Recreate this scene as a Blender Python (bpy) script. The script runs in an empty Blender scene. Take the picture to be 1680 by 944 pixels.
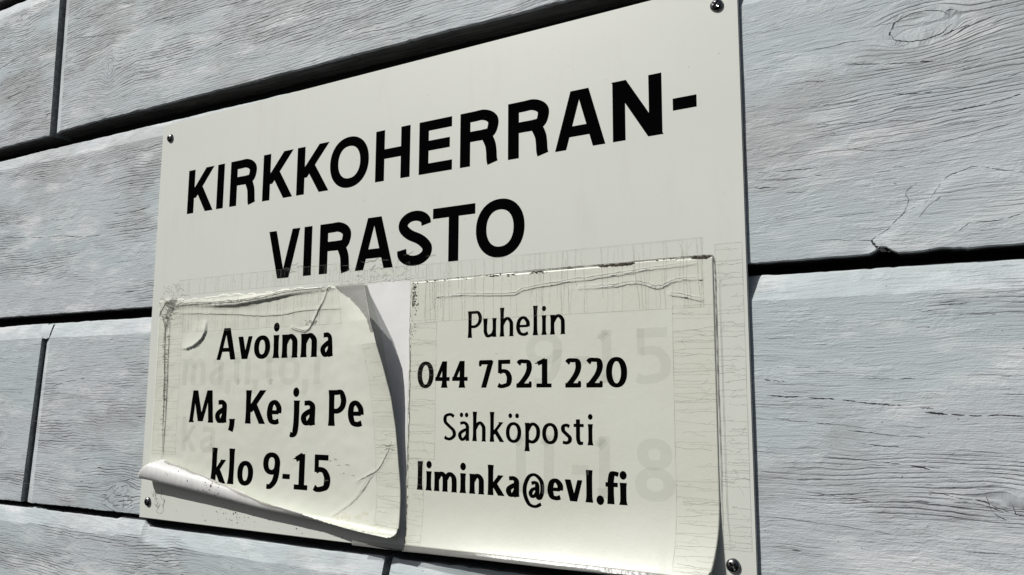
import bpy, bmesh, math, random
import numpy as np
from mathutils import Matrix, Vector, noise

random.seed(11)
RNG = np.random.default_rng(7)
C = bpy.context.scene.collection
scene = bpy.context.scene

# ------------------------------------------------------------------ camera
# world: X along the wall, Y into the wall, Z up, origin at the sign's lower left corner, front face at Y=0
cam_data = bpy.data.cameras.new("camera")
cam_data.sensor_width = 36.0
cam_data.lens = 29.07
cam_data.clip_start = 0.01
cam_data.clip_end = 5000.0
cam = bpy.data.objects.new("camera", cam_data)
C.objects.link(cam)
right = Vector((0.856878, 0.515504, 0.004045))
up = Vector((0.065079, -0.115953, 0.991120))
back = Vector((0.511396, -0.849006, -0.132906))
cam.matrix_world = Matrix(((right.x, up.x, back.x, 0.74061),
                           (right.y, up.y, back.y, -0.52444),
                           (right.z, up.z, back.z, 0.11671),
                           (0, 0, 0, 1)))
scene.camera = cam

# ------------------------------------------------------------------ sky, sun, exposure
SUN_A, SUN_B = 0.95, 1.30            # shadow run to the right / downwards per unit of height off the wall
to_sun = Vector((-SUN_A, -1.0, SUN_B)).normalized()
world = bpy.data.worlds.new("World")
scene.world = world
world.use_nodes = True
wn = world.node_tree
wn.nodes.clear()
sky = wn.nodes.new("ShaderNodeTexSky")
sky.sky_type = 'NISHITA'
sky.sun_disc = False
sky.air_density = 0.75
sky.dust_density = 2.5
sky.ozone_density = 0.6
sky.sun_elevation = math.asin(to_sun.z)
sky.sun_rotation = math.atan2(to_sun.x, to_sun.y)
bg = wn.nodes.new("ShaderNodeBackground")
bg.inputs["Strength"].default_value = 0.05
wo = wn.nodes.new("ShaderNodeOutputWorld")
wn.links.new(sky.outputs[0], bg.inputs[0])
wn.links.new(bg.outputs[0], wo.inputs[0])
sun_data = bpy.data.lights.new("sun", 'SUN')
sun_data.energy = 4.8
sun_data.angle = math.radians(0.5)
sun_data.color = (1.0, 0.985, 0.94)
sun = bpy.data.objects.new("sun", sun_data)
sun.rotation_euler = to_sun.to_track_quat('Z', 'Y').to_euler()
sun.location = (-1.5, -2.5, 3.2)
C.objects.link(sun)
scene.view_settings.view_transform = 'Standard'
scene.view_settings.look = 'None'
scene.view_settings.gamma = 1.0
scene.view_settings.use_curve_mapping = False
scene.view_settings.exposure = -0.31

# ------------------------------------------------------------------ helpers
def link_mesh(name, verts, faces, mat, parent=None, smooth=False, kind=None):
    me = bpy.data.meshes.new(name)
    me.from_pydata([tuple(v) for v in verts], [], [tuple(f) for f in faces])
    if smooth:
        me.polygons.foreach_set("use_smooth", [True] * len(me.polygons))
    me.update()
    ob = bpy.data.objects.new(name, me)
    if mat:
        me.materials.append(mat)
    C.objects.link(ob)
    if parent:
        ob.parent = parent
    if kind:
        ob["kind"] = kind
    return ob

def thing(name, label, cat, loc=(0, 0, 0)):
    o = bpy.data.objects.new(name, None)
    o.empty_display_size = 0.05
    o.location = loc
    o["label"] = label
    o["category"] = cat
    C.objects.link(o)
    return o

def interp(x, xs, ys):
    return np.interp(x, xs, ys)

class NT:
    """small node-building helper"""
    def __init__(self, name):
        self.m = bpy.data.materials.new(name)
        self.m.use_nodes = True
        self.t = self.m.node_tree
        self.t.nodes.clear()
        self.out = self.t.nodes.new("ShaderNodeOutputMaterial")
    def n(self, typ, ins=None, **kw):
        nd = self.t.nodes.new(typ)
        for k, v in kw.items():
            setattr(nd, k, v)
        for k, v in (ins or {}).items():
            sock = nd.inputs[k]
            if hasattr(v, "is_output") or isinstance(v, bpy.types.NodeSocket):
                self.t.links.new(v, sock)
            else:
                sock.default_value = v
        return nd
    def math(self, op, a, b=0.0, clamp=False):
        nd = self.n("ShaderNodeMath", {0: a, 1: b}, operation=op)
        nd.use_clamp = clamp
        return nd.outputs[0]
    def noise(self, vec, scale=1.0, detail=2.0, rough=0.5, dist=0.0):
        return self.n("ShaderNodeTexNoise", {"Vector": vec, "Scale": scale, "Detail": detail,
                                             "Roughness": rough, "Distortion": dist}).outputs["Fac"]
    def scaled(self, vec, s):
        return self.n("ShaderNodeVectorMath", {0: vec, 1: s}, operation='MULTIPLY').outputs[0]
    def ramp(self, v, lo, hi, a=0.0, b=1.0):
        return self.n("ShaderNodeMapRange", {"Value": v, "From Min": lo, "From Max": hi, "To Min": a, "To Max": b},
                      interpolation_type='SMOOTHSTEP').outputs[0]
    def mix(self, f, a, b):
        nd = self.n("ShaderNodeMix", data_type='RGBA')
        for k, v in ((0, f), (6, a), (7, b)):
            if isinstance(v, bpy.types.NodeSocket):
                self.t.links.new(v, nd.inputs[k])
            else:
                nd.inputs[k].default_value = v if k == 0 else (*v, 1.0)
        return nd.outputs[2]
    def finish(self, sh):
        self.t.links.new(sh, self.out.inputs["Surface"])
        return self.m

# ------------------------------------------------------------------ materials
def mat_wood():
    b = NT("painted_wood")
    g = b.n("ShaderNodeAttribute", attribute_name="grain").outputs["Vector"]
    k = b.n("ShaderNodeAttribute", attribute_name="wear").outputs["Fac"]
    warp = b.noise(b.scaled(g, (9, 26, 1)), 1.0, 3, 0.55)
    warp2 = b.noise(b.scaled(g, (45, 120, 1)), 1.0, 3, 0.6)
    sep = b.n("ShaderNodeSeparateXYZ", {0: g})
    gz = b.math('ADD', sep.outputs[1], b.math('MULTIPLY', b.math('SUBTRACT', warp, 0.5), 0.012))
    gz = b.math('ADD', gz, b.math('MULTIPLY', b.math('SUBTRACT', warp2, 0.5), 0.0022))
    gv = b.n("ShaderNodeCombineXYZ", {0: sep.outputs[0], 1: gz, 2: sep.outputs[2]}).outputs[0]
    fibre = b.noise(b.scaled(gv, (34, 950, 1)), 1.0, 3, 0.65)
    fine = b.noise(b.scaled(gv, (24, 560, 1)), 1.0, 3, 0.65)
    dash = b.noise(b.scaled(gv, (52, 460, 1)), 1.0, 1, 0.5)
    patch = b.noise(b.scaled(g, (5, 23, 1)), 1.0, 4, 0.58)
    patch2 = b.noise(b.scaled(g, (4.0, 9, 3)), 1.0, 3, 0.5)
    blotch = b.noise(b.scaled(g, (15, 38, 5)), 1.0, 6, 0.68)
    streaky = b.noise(b.scaled(gv, (6, 95, 9)), 1.0, 5, 0.7)
    crinkle = b.noise(b.scaled(gv, (95, 300, 1)), 1.0, 5, 0.72)
    grit = b.noise(b.scaled(g, (600, 1000, 1)), 1.0, 3, 0.6)
    worn = b.math('ADD', b.ramp(patch, 0.46, 0.60), k, True)
    # growth lines standing out where the paint is thin, broken into short runs
    wob = b.noise(b.scaled(g, (22, 80, 1)), 1.0, 3, 0.6)
    ph = b.math('ADD', b.math('MULTIPLY', gz, 2 * math.pi / 0.0027), b.math('MULTIPLY', wob, 5.5))
    sw = b.math('SINE', ph)
    brk = b.noise(b.scaled(gv, (20, 330, 1)), 1.0, 3, 0.6)
    grow = b.math('MULTIPLY', b.math('MULTIPLY', b.ramp(sw, 0.1, 0.95), b.ramp(brk, 0.38, 0.56)), worn)
    lines = b.math('MULTIPLY', b.ramp(fine, 0.46, 0.32), b.math('ADD', b.math('MULTIPLY', worn, 0.8), 0.2))
    dashes = b.math('MULTIPLY', b.ramp(dash, 0.30, 0.22), b.math('ADD', b.math('MULTIPLY', worn, 0.75), 0.25))
    base = b.mix(b.ramp(patch2, 0.35, 0.65), (0.515, 0.585, 0.61), (0.56, 0.60, 0.635))
    base = b.mix(b.math('MULTIPLY', b.ramp(streaky, 0.50, 0.72), 0.50), base, (0.49, 0.54, 0.555))
    base = b.mix(b.math('MULTIPLY', worn, 0.50), base, (0.43, 0.46, 0.485))
    base = b.mix(b.math('MULTIPLY', b.ramp(blotch, 0.51, 0.66), 0.80), base, (0.655, 0.70, 0.725))
    base = b.mix(b.math('MULTIPLY', b.ramp(k, -0.55, -0.75), 0.12), base, (0.74, 0.77, 0.78))
    smear = b.noise(b.scaled(g, (9, 15, 13)), 1.0, 5, 0.62)
    base = b.mix(b.math('MULTIPLY', b.ramp(smear, 0.50, 0.66), 0.50), base, (0.36, 0.375, 0.37))
    rub = b.noise(b.scaled(g, (11, 34, 21)), 1.0, 5, 0.6)
    base = b.mix(b.math('MULTIPLY', b.ramp(rub, 0.54, 0.66), 0.65), base, (0.76, 0.785, 0.80))
    base = b.mix(b.math('MULTIPLY', b.ramp(fibre, 0.55, 0.25), 0.30), base, (0.28, 0.29, 0.30))
    base = b.mix(b.math('MULTIPLY', lines, 0.42), base, (0.20, 0.205, 0.21))
    base = b.mix(b.math('MULTIPLY', grow, 0.62), base, (0.17, 0.175, 0.18))
    base = b.mix(b.math('MULTIPLY', dashes, 0.80), base, (0.10, 0.10, 0.105))
    speck = b.noise(b.scaled(g, (330, 360, 1)), 1.0, 1, 0.5)
    base = b.mix(b.math('MULTIPLY', b.ramp(speck, 0.76, 0.80), 0.7), base, (0.16, 0.15, 0.145))
    h = b.math('MULTIPLY', lines, -0.5)
    h = b.math('ADD', h, b.math('MULTIPLY', grow, -0.8))
    h = b.math('ADD', h, b.math('MULTIPLY', dashes, -0.9))
    h = b.math('ADD', h, b.math('MULTIPLY', fibre, 0.55))
    h = b.math('ADD', h, b.math('MULTIPLY', streaky, 0.5))
    h = b.math('ADD', h, b.math('MULTIPLY', grit, 0.30))
    h = b.math('ADD', h, b.math('MULTIPLY', crinkle, b.ramp(patch2, 0.35, 0.62, 0.35, 1.1)))
    h = b.math('ADD', h, b.math('MULTIPLY', b.ramp(blotch, 0.50, 0.60), 0.35))
    bump = b.n("ShaderNodeBump", {"Height": h, "Strength": 0.85, "Distance": 0.00062})
    p = b.n("ShaderNodeBsdfPrincipled", {"Base Color": base, "Roughness": 0.6, "Normal": bump.outputs[0],
                                         "Specular IOR Level": 0.35})
    return b.finish(p.outputs[0])

def mat_simple(name, col, rough=0.6, spec=0.5, metal=0.0, var=0.0, scale=(60, 60, 60), bump=0.0, coat=0.0):
    b = NT(name)
    tc = b.n("ShaderNodeTexCoord").outputs["Object"]
    ins = {"Roughness": rough, "Specular IOR Level": spec, "Metallic": metal, "Base Color": (*col, 1)}
    if var or bump:
        nz = b.noise(b.scaled(tc, scale), 1.0, 4, 0.6)
        if var:
            ins["Base Color"] = b.mix(b.ramp(nz, 0.3, 0.7), tuple(c * (1 - var) for c in col), tuple(min(1, c * (1 + var)) for c in col))
        if bump:
            ins["Normal"] = b.n("ShaderNodeBump", {"Height": nz, "Strength": 1.0, "Distance": bump}).outputs[0]
    if coat:
        ins["Coat Weight"] = coat
        ins["Coat Roughness"] = 0.12
    return b.finish(b.n("ShaderNodeBsdfPrincipled", ins).outputs[0])

def mat_sign():
    b = NT("white_sign_plastic")
    tc = b.n("ShaderNodeTexCoord").outputs["Object"]
    n1 = b.noise(b.scaled(tc, (5, 5, 7)), 1.0, 3, 0.6)
    n2 = b.noise(b.scaled(tc, (260, 260, 260)), 1.0, 1, 0.5)
    n3 = b.noise(b.scaled(tc, (40, 40, 9)), 1.0, 5, 0.7)
    col = b.mix(b.ramp(n1, 0.3, 0.7), (0.72, 0.74, 0.685), (0.75, 0.77, 0.715))
    col = b.mix(b.math('MULTIPLY', b.ramp(n3, 0.50, 0.8), 0.2), col, (0.55, 0.54, 0.49))
    col = b.mix(b.math('MULTIPLY', b.ramp(n2, 0.80, 0.84), 0.45), col, (0.30, 0.29, 0.26))
    fb = b.noise(b.scaled(tc, (900, 900, 900)), 1.0, 2, 0.6)
    bump = b.n("ShaderNodeBump", {"Height": fb, "Strength": 0.5, "Distance": 0.00005})
    return b.finish(b.n("ShaderNodeBsdfPrincipled", {"Base Color": col, "Roughness": 0.42, "Normal": bump.outputs[0]}).outputs[0])

def mat_paper():
    b = NT("cream_paper")
    tc = b.n("ShaderNodeTexCoord").outputs["Object"]
    n1 = b.noise(b.scaled(tc, (16, 16, 16)), 1.0, 4, 0.6)
    n2 = b.noise(b.scaled(tc, (500, 500, 500)), 1.0, 2, 0.5)
    n3 = b.noise(b.scaled(tc, (55, 55, 55)), 1.0, 5, 0.7)
    n4 = b.noise(b.scaled(tc, (230, 230, 230)), 1.0, 1, 0.5)
    col = b.mix(b.ramp(n1, 0.3, 0.7), (0.715, 0.735, 0.645), (0.745, 0.765, 0.685))
    col = b.mix(b.math('MULTIPLY', b.ramp(n3, 0.52, 0.8), 0.28), col, (0.62, 0.62, 0.53))
    col = b.mix(b.math('MULTIPLY', b.ramp(n4, 0.80, 0.835), 0.4), col, (0.32, 0.29, 0.22))
    h = b.math('ADD', b.math('MULTIPLY', n2, 0.12), b.math('MULTIPLY', n3, 0.6))
    bump = b.n("ShaderNodeBump", {"Height": h, "Strength": 0.7, "Distance": 0.0005})
    return b.finish(b.n("ShaderNodeBsdfPrincipled", {"Base Color": col, "Roughness": 0.45, "Normal": bump.outputs[0],
                                                      "Coat Weight": 0.25, "Coat Roughness": 0.2}).outputs[0])

def mat_tape(name, opacity, tint, rough=0.2):
    b = NT(name)
    tc = b.n("ShaderNodeTexCoord").outputs["Object"]
    nz = b.noise(b.scaled(tc, (90, 90, 90)), 1.0, 4, 0.65)
    dirt = b.noise(b.scaled(tc, (34, 34, 50)), 1.0, 5, 0.7)
    bump = b.n("ShaderNodeBump", {"Height": nz, "Strength": 0.8, "Distance": 0.0005})
    tr = b.n("ShaderNodeBsdfTransparent", {"Color": (0.995, 0.995, 0.99, 1)})
    gl = b.n("ShaderNodeBsdfPrincipled", {"Base Color": b.mix(b.ramp(dirt, 0.5, 0.75), tint, tuple(c * 0.72 for c in tint)),
                                          "Roughness": rough, "Normal": bump.outputs[0]})
    fac = b.math('ADD', b.math('MULTIPLY', b.ramp(dirt, 0.45, 0.8), 0.016), opacity)
    mx = b.n("ShaderNodeMixShader", {0: fac, 1: tr.outputs[0], 2: gl.outputs[0]})
    return b.finish(mx.outputs[0])

M = dict(
    wood=mat_wood(),
    crack=mat_simple("wood_crack_shade", (0.055, 0.053, 0.055), 0.9, 0.1),  # dark ribbon colour paints the shade inside the board cracks
    softcrack=mat_simple("wood_hairline", (0.22, 0.22, 0.23), 0.9, 0.1),  # paler painted shade for the thinner cracks
    backing=mat_simple("tarred_backing", (0.03, 0.032, 0.036), 0.9, 0.2),
    groove_shade=mat_simple("groove_shade_wood", (0.15, 0.15, 0.15), 0.85, 0.2, var=0.4, scale=(20, 300, 300)),  # groove shade put into the colour of the boards' inner faces
    end_shade=mat_simple("shaded_end_grain", (0.30, 0.32, 0.33), 0.85, 0.2, var=0.3, scale=(200, 300, 300)),  # board ends coloured darker to paint the shade in the joints
    sign=mat_sign(),
    vinyl=mat_simple("black_vinyl", (0.002, 0.002, 0.0025), 0.8, 0.0),
    ink=mat_simple("black_ink", (0.0025, 0.0025, 0.0025), 0.8, 0.0),
    ghost=mat_tape("faded_ink", 0.085, (0.44, 0.45, 0.45), 0.5),
    paper=mat_paper(),
    tape=mat_tape("clear_tape", 0.004, (0.74, 0.74, 0.68), 0.22),
    greytape=mat_tape("cloudy_tape", 0.45, (0.42, 0.42, 0.40), 0.25),
    whitetape=mat_simple("glossy_adhesive_and_glint", (0.90, 0.90, 0.89), 0.2, 0.5, var=0.03, scale=(40, 40, 40), bump=0.0003),  # near-white adhesive, also used for painted glints on the tape
    tapecrack=mat_tape("tape_crack", 0.36, (0.27, 0.265, 0.235), 0.8),
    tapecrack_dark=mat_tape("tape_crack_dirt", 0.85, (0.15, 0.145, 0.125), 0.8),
    dirt=mat_simple("brown_grime_and_shade", (0.075, 0.066, 0.052), 0.9, 0.1, var=0.5, scale=(500, 500, 500)),
    greydirt=mat_tape("grey_grime", 0.30, (0.22, 0.22, 0.20), 0.9),
    stain=mat_tape("yellow_stain", 0.08, (0.66, 0.58, 0.30), 0.7),
    filmback=mat_simple("white_film_back", (0.72, 0.72, 0.71), 0.45, 0.4, var=0.04, scale=(60, 60, 60), bump=0.0002),
    rimtape=mat_tape("dirty_tape", 0.45, (0.36, 0.35, 0.30), 0.5),
    steel=mat_simple("dull_steel", (0.20, 0.20, 0.205), 0.30, 0.5, metal=1.0, var=0.35, scale=(700, 700, 700), bump=0.00008),
)

# ------------------------------------------------------------------ the wall of planks
FACE = 2.3       # mm behind the sign's front face
GROOVE = 30.0    # mm, front of the backing
wall = thing("plank_wall", "weathered pale blue-grey painted plank wall with dark open grooves", "wall")
link_mesh("backing", [(-1.3, 0.030, -0.5), (1.6, 0.030, -0.5), (1.6, 0.030, 0.95), (-1.3, 0.030, 0.95),
                      (-1.3, 0.045, -0.5), (1.6, 0.045, -0.5), (1.6, 0.045, 0.95), (-1.3, 0.045, 0.95)],
          [(0, 1, 2, 3), (5, 4, 7, 6), (4, 0, 3, 7), (1, 5, 6, 2), (3, 2, 6, 7), (4, 5, 1, 0)], M["backing"], wall)

# knots: (X, Z, radius along X, radius along Z), all in mm
KNOTS = [(707, 338, 17, 9.5), (-105, 484, 7, 11), (742, 64, 14, 3.5), (-36, 18, 15, 10),
         (-290, 585, 8, 6), (-90, 600, 14, 7), (420, 470, 12, 7), (-265, 70, 10, 5), (90, -55, 16, 8)]

def nz(x, y, z=0.0):
    return noise.noise(Vector((x, y, z)))

def board(x0f, x1f, z0f, z1f, seed, chamfer_l=0.0, chamfer_r=0.0, dy=0.0, chips=(), wb=0.0, patch=None):
    """x0f,x1f: end positions as functions of Z; z0f,z1f: lower and upper edge as functions of X (mm)."""
    xa, xb = x0f(0.5), x1f(0.5)
    L = xb - xa
    s = [0.0]
    inner = 3.2
    step_edges = [0.8, 2, 4, 6, 8, 10, 12, 14]
    xs = [xa] + [xa + e for e in step_edges] + list(np.arange(xa + 17, xb - 17, inner)) + [xb - e for e in reversed(step_edges)] + [xb]
    xs = np.array(xs)
    # profile across the board: (fraction flag, offset, depth)
    prof = []
    prof += [('b', 0.0, GROOVE + 3), ('b', 0.0, 12.0), ('b', 0.0, 3.0), ('b', 0.0, 0.7), ('b', 0.5, 0.12), ('b', 1.6, 0.0), ('b', 4.0, 0.0)]
    prof += [('f', t, 0.0) for t in np.linspace(0.035, 0.965, 44)]
    prof += [('t', 17.5, 0.0), ('t', 17.0, 0.0), ('t', 13, 1.2), ('t', 9, 2.4), ('t', 4.5, 3.8), ('t', 1.5, 4.9), ('t', 0.4, 5.8), ('t', 0.0, 7.0), ('t', 0.0, GROOVE + 3)]
    verts, grain, wear = [], [], []
    for x in xs:
        u = x * 0.02
        z0 = z0f(x) + 0.9 * nz(x * 0.013, seed) + 0.55 * nz(x * 0.07, seed + 3) + 1.6 * max(0.0, nz(x * 0.17, seed + 13) - 0.2)
        z1 = z1f(x) + 1.0 * nz(x * 0.011, seed + 7) + 0.6 * nz(x * 0.06, seed + 9) - 1.0 * max(0.0, nz(x * 0.16, seed + 23) - 0.1)
        for cx, cw, ch in chips:
            z0 += ch * max(0.0, 1 - abs(x - cx) / cw)
        za, zb = z0 + 4.0, z1 - 17.5
        for kind, off, dep in prof:
            z = z0 + off if kind == 'b' else (z1 - off if kind == 't' else za + (zb - za) * off)
            fr = (z - z0) / (z1 - z0)
            xx = x
            # slanted ends
            dl, dr = x - xa, xb - x
            xx += (x0f(fr) - xa) * max(0, 1 - dl / 60.0) + (x1f(fr) - xb) * max(0, 1 - dr / 60.0)
            y = FACE + dy + dep
            if dep < 20:
                if chamfer_l and dl < chamfer_l:
                    y += (chamfer_l - dl) * 0.30
                if chamfer_r and dr < chamfer_r:
                    y += (chamfer_r - dr) * 0.30
                y += 0.22 * nz(x * 0.012, z * 0.03, seed) + 0.10 * nz(x * 0.05, z * 0.11, seed + 5)
                if kind == 't' and off < 16:
                    y += 0.5 * nz(x * 0.04, z * 0.12, seed + 2)
            # grain field: lines drift gently and part round the knots
            gz = z + 5.0 * nz(x * 0.0045, z * 0.008, seed + 1) + 1.8 * nz(x * 0.016, z * 0.02, seed + 4)
            w = 0.0
            for kx, kz, rx, rz in KNOTS:
                ex, ez = (xx - kx) / (rx * 1.15), (z - kz) / (rz * 1.15)
                r2 = ex * ex + ez * ez
                if r2 < 36:
                    if r2 > 1:
                        gz -= rz * 1.15 * ez * min(1.0, 1.0 / r2) * 0.95
                    else:
                        gz -= rz * 1.15 * ez * (0.35 + 0.6 * r2)
                        y += 0.5 * (1 - r2) * nz(ex * 1.7, ez * 1.7, seed)
                    w = max(w, 0.3 * math.exp(-max(0.0, r2 - 1) / 5.0)) if r2 > 0.8 else max(w, -0.2)
            if patch is not None and dep < 8 and xx > 668:
                d = z - float(np.interp(xx, *patch))
                if d < 0:
                    y -= 0.8 * min(1.0, -d / 2.5)
                    y += 0.35 * nz(x * 0.05, z * 0.05, 77)
                    w = min(w, -0.15)
            verts.append((xx / 1000, y / 1000, z / 1000))
            grain.append((xx / 1000 + seed * 3.1, gz / 1000 + seed * 1.7, seed * 5.3))
            w += wb * (1.0 if xx < 560 else 0.0)
            if xx > 560:            # sheltered right-hand stretch: the paint is sounder there
                w -= 0.5 * (0.35 if z < 60 else 1.0) * (0.45 if (z > 225 and z < 275 and xx < 650) else 1.0)
            if (kind == 't' and off < 17) or (chamfer_l and dl < chamfer_l):
                w = -0.7 + 0.5 * nz(x * 0.03, z * 0.05, seed + 31)
            wear.append(w)
    n = len(prof)
    m = len(xs)
    faces = []
    for i in range(m - 1):
        for j in range(n - 1):
            a = i * n + j
            faces.append((a, a + n, a + n + 1, a + 1))
    faces.append(tuple(range(n)))
    faces.append(tuple(reversed(range((m - 1) * n, m * n))))
    ob = link_mesh("board", verts, faces, M["wood"], wall, smooth=True)
    me = ob.data
    me.materials.append(M["groove_shade"])
    me.materials.append(M["end_shade"])
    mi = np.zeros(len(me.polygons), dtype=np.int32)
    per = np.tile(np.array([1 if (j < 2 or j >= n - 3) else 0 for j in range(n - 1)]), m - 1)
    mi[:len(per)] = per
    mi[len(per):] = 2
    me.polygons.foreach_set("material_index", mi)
    ng = len(me.polygons)
    me.polygons[ng - 1].use_smooth = False
    me.polygons[ng - 2].use_smooth = False
    at = me.attributes.new("grain", 'FLOAT_VECTOR', 'POINT')
    at.data.foreach_set("vector", np.array(grain, dtype=np.float32).ravel())
    at2 = me.attributes.new("wear", 'FLOAT', 'POINT')
    at2.data.foreach_set("value", np.array(wear, dtype=np.float32))
    me.set_sharp_from_angle(angle=math.radians(14))
    return ob

def const(v):
    return lambda t: v

def lin(xa, za, xb, zb):
    return lambda x: za + (zb - za) * (x - xa) / (xb - xa)

BOARDS = {}
g0_up = lin(-362, 628, 400, 620)
g0_lo = lin(-362, 617, 400, 609)
g1_up = lin(-195, 424.6, 414, 416.1)
g1_lo = lin(-328, 409.5, -8, 404.5)
g2_up = lin(-296, 209.6, 751, 201.9)
g2_lo = lin(-296, 199.5, 751, 195.0)
g3_up = lin(-263, 0.2, -7, 2.0)
g3_steps = ([-900, -197, -194, -172, -169, -46, -38, 2, 4, 300, 1200], [-5.2, -5.2, -3.6, -3.8, -5.0, -5.2, -2.4, -2.4, -8.4, -8.2, -8.0])
g3_lo = lambda x: float(np.interp(x, *g3_steps))
g4_up = const(-213)
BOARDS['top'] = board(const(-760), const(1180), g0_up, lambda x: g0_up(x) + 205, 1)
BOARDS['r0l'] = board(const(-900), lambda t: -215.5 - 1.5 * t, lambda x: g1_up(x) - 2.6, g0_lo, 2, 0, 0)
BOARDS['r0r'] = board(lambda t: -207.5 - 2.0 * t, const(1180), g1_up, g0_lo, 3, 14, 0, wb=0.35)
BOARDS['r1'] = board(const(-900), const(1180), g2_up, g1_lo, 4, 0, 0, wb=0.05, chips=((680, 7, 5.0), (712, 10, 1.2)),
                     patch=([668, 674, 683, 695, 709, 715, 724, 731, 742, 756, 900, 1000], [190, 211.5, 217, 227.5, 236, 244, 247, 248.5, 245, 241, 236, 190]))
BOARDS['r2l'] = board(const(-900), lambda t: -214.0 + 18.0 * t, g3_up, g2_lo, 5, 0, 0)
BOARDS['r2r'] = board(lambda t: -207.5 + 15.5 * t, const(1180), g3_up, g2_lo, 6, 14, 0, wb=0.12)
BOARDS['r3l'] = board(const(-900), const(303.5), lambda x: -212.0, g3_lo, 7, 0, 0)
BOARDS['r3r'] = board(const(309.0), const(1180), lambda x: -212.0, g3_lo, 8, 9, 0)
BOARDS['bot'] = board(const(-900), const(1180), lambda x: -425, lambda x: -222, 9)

# the joint of the second course is bridged with paint and filler along the upper lip
fx0, fx1 = -0.206, -0.184
fv, ff = [], []
for i in range(9):
    x = fx0 + (fx1 - fx0) * i / 8
    t_ = (x * 1000)
    zt = g2_lo(t_) / 1000
    e = 0.0006 * math.sin(i * 1.9)
    fv += [(x, (FACE + 0.35) / 1000, zt - 0.0175 + e), (x, (FACE + 1.6) / 1000 - 0.0003, zt - 0.012), (x, (FACE + 4.6) / 1000 - 0.0003, zt - 0.002), (x, (FACE + 9) / 1000, zt + 0.0004)]
for i in range(8):
    for j in range(3):
        a = i * 4 + j
        ff.append((a, a + 4, a + 5, a + 1))
link_mesh("joint_filler", fv, ff, M["wood"], wall, smooth=True)

# ------------------------------------------------------------------ ribbons: thin tapered lines lying on a surface
def smooth_path(pts, per=6, closed=False):
    P = [np.array(p, float) for p in pts]
    if len(P) < 3 and not closed:
        n = per
        return [P[0] + (P[1] - P[0]) * i / n for i in range(n + 1)]
    out = []
    n = len(P)
    segs = n if closed else n - 1
    for i in range(segs):
        p1, p2 = P[i], P[(i + 1) % n]
        p0 = P[i - 1] if (closed or i > 0) else 2 * p1 - p2
        p3 = P[(i + 2) % n] if (closed or i + 2 < n) else 2 * p2 - p1
        for k in range(per):
            t = k / per
            out.append(0.5 * ((2 * p1) + (-p0 + p2) * t + (2 * p0 - 5 * p1 + 4 * p2 - p3) * t * t + (-p0 + 3 * p1 - 3 * p2 + p3) * t ** 3))
    if not closed:
        out.append(P[-1])
    return out

class Ribbons:
    """collects flat ribbons in (X,Z) millimetres and maps them onto a surface"""
    def __init__(self):
        self.v, self.f, self.k = [], [], 0
    def strip(self, pts, widths, closed=False, lift=None):
        n = len(pts)
        if lift is None:
            lift = 0.004 * (self.k % 9)
        self.k += 1
        base = len(self.v)
        for i in range(n):
            if closed:
                d = pts[(i + 1) % n] - pts[i - 1]
            else:
                d = pts[min(i + 1, n - 1)] - pts[max(i - 1, 0)]
            L = math.hypot(d[0], d[1]) or 1.0
            nx, nzv = -d[1] / L, d[0] / L
            w = widths[i] * 0.5
            self.v.append((pts[i][0] + nx * w, pts[i][1] + nzv * w, lift))
            self.v.append((pts[i][0] - nx * w, pts[i][1] - nzv * w, lift))
        for i in range(n if closed else n - 1):
            a = base + 2 * i
            b = base + 2 * ((i + 1) % n)
            self.f.append((a, a + 1, b + 1, b))
    def quadgrid(self, q, n=8, lift=None):
        """q: four corners (bl, br, tr, tl)"""
        if lift is None:
            lift = 0.004 * (self.k % 9)
        self.k += 1
        base = len(self.v)
        q = [np.array(c, float) for c in q]
        m = 3
        for i in range(n + 1):
            t = i / n
            a, b = q[0] + (q[3] - q[0]) * t, q[1] + (q[2] - q[1]) * t
            for j in range(m + 1):
                p = a + (b - a) * j / m
                self.v.append((p[0], p[1], lift))
        for i in range(n):
            for j in range(m):
                a = base + i * (m + 1) + j
                self.f.append((a, a + 1, a + m + 2, a + m + 1))
    def fan(self, pts, lift=None):
        if lift is None:
            lift = 0.004 * (self.k % 9)
        self.k += 1
        base = len(self.v)
        c = np.mean([np.array(p, float) for p in pts], axis=0)
        self.v.append((c[0], c[1], lift))
        for p in pts:
            self.v.append((p[0], p[1], lift))
        n = len(pts)
        for i in range(n):
            self.f.append((base, base + 1 + i, base + 1 + (i + 1) % n))
    def crack(self, pts, w, jag=0.0, per=5, taper=True):
        p = smooth_path(pts, per)
        n = len(p)
        out, ws = [], []
        for i, q in enumerate(p):
            t = i / (n - 1)
            q = np.array(q)
            if jag and 0 < i < n - 1:
                q = q + RNG.normal(0, jag, 2)
            out.append(q)
            tw = min(1.0, 4 * t, 4 * (1 - t)) if taper else 1.0
            ws.append(w * (0.25 + 0.75 * tw) * (0.6 + 0.8 * RNG.random()))
        self.strip(out, ws)
    def build(self, name, mat, parent, surf, kind=None):
        vs = [surf(*p) for p in self.v]
        return link_mesh(name, vs, self.f, mat, parent, smooth=True, kind=kind)

from mathutils.bvhtree import BVHTree
def wall_surface(key):
    ob = BOARDS[key]
    me = ob.data
    tree = BVHTree.FromPolygons([v.co for v in me.vertices], [tuple(p.vertices) for p in me.polygons])
    def f(x, z, lift):
        hit = tree.ray_cast(Vector((x / 1000, -0.2, z / 1000)), Vector((0, 1, 0)))
        y = hit[0].y if hit[0] else (FACE / 1000)
        return (x / 1000, y - 0.00006 - lift / 1000, z / 1000)
    return f

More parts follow.
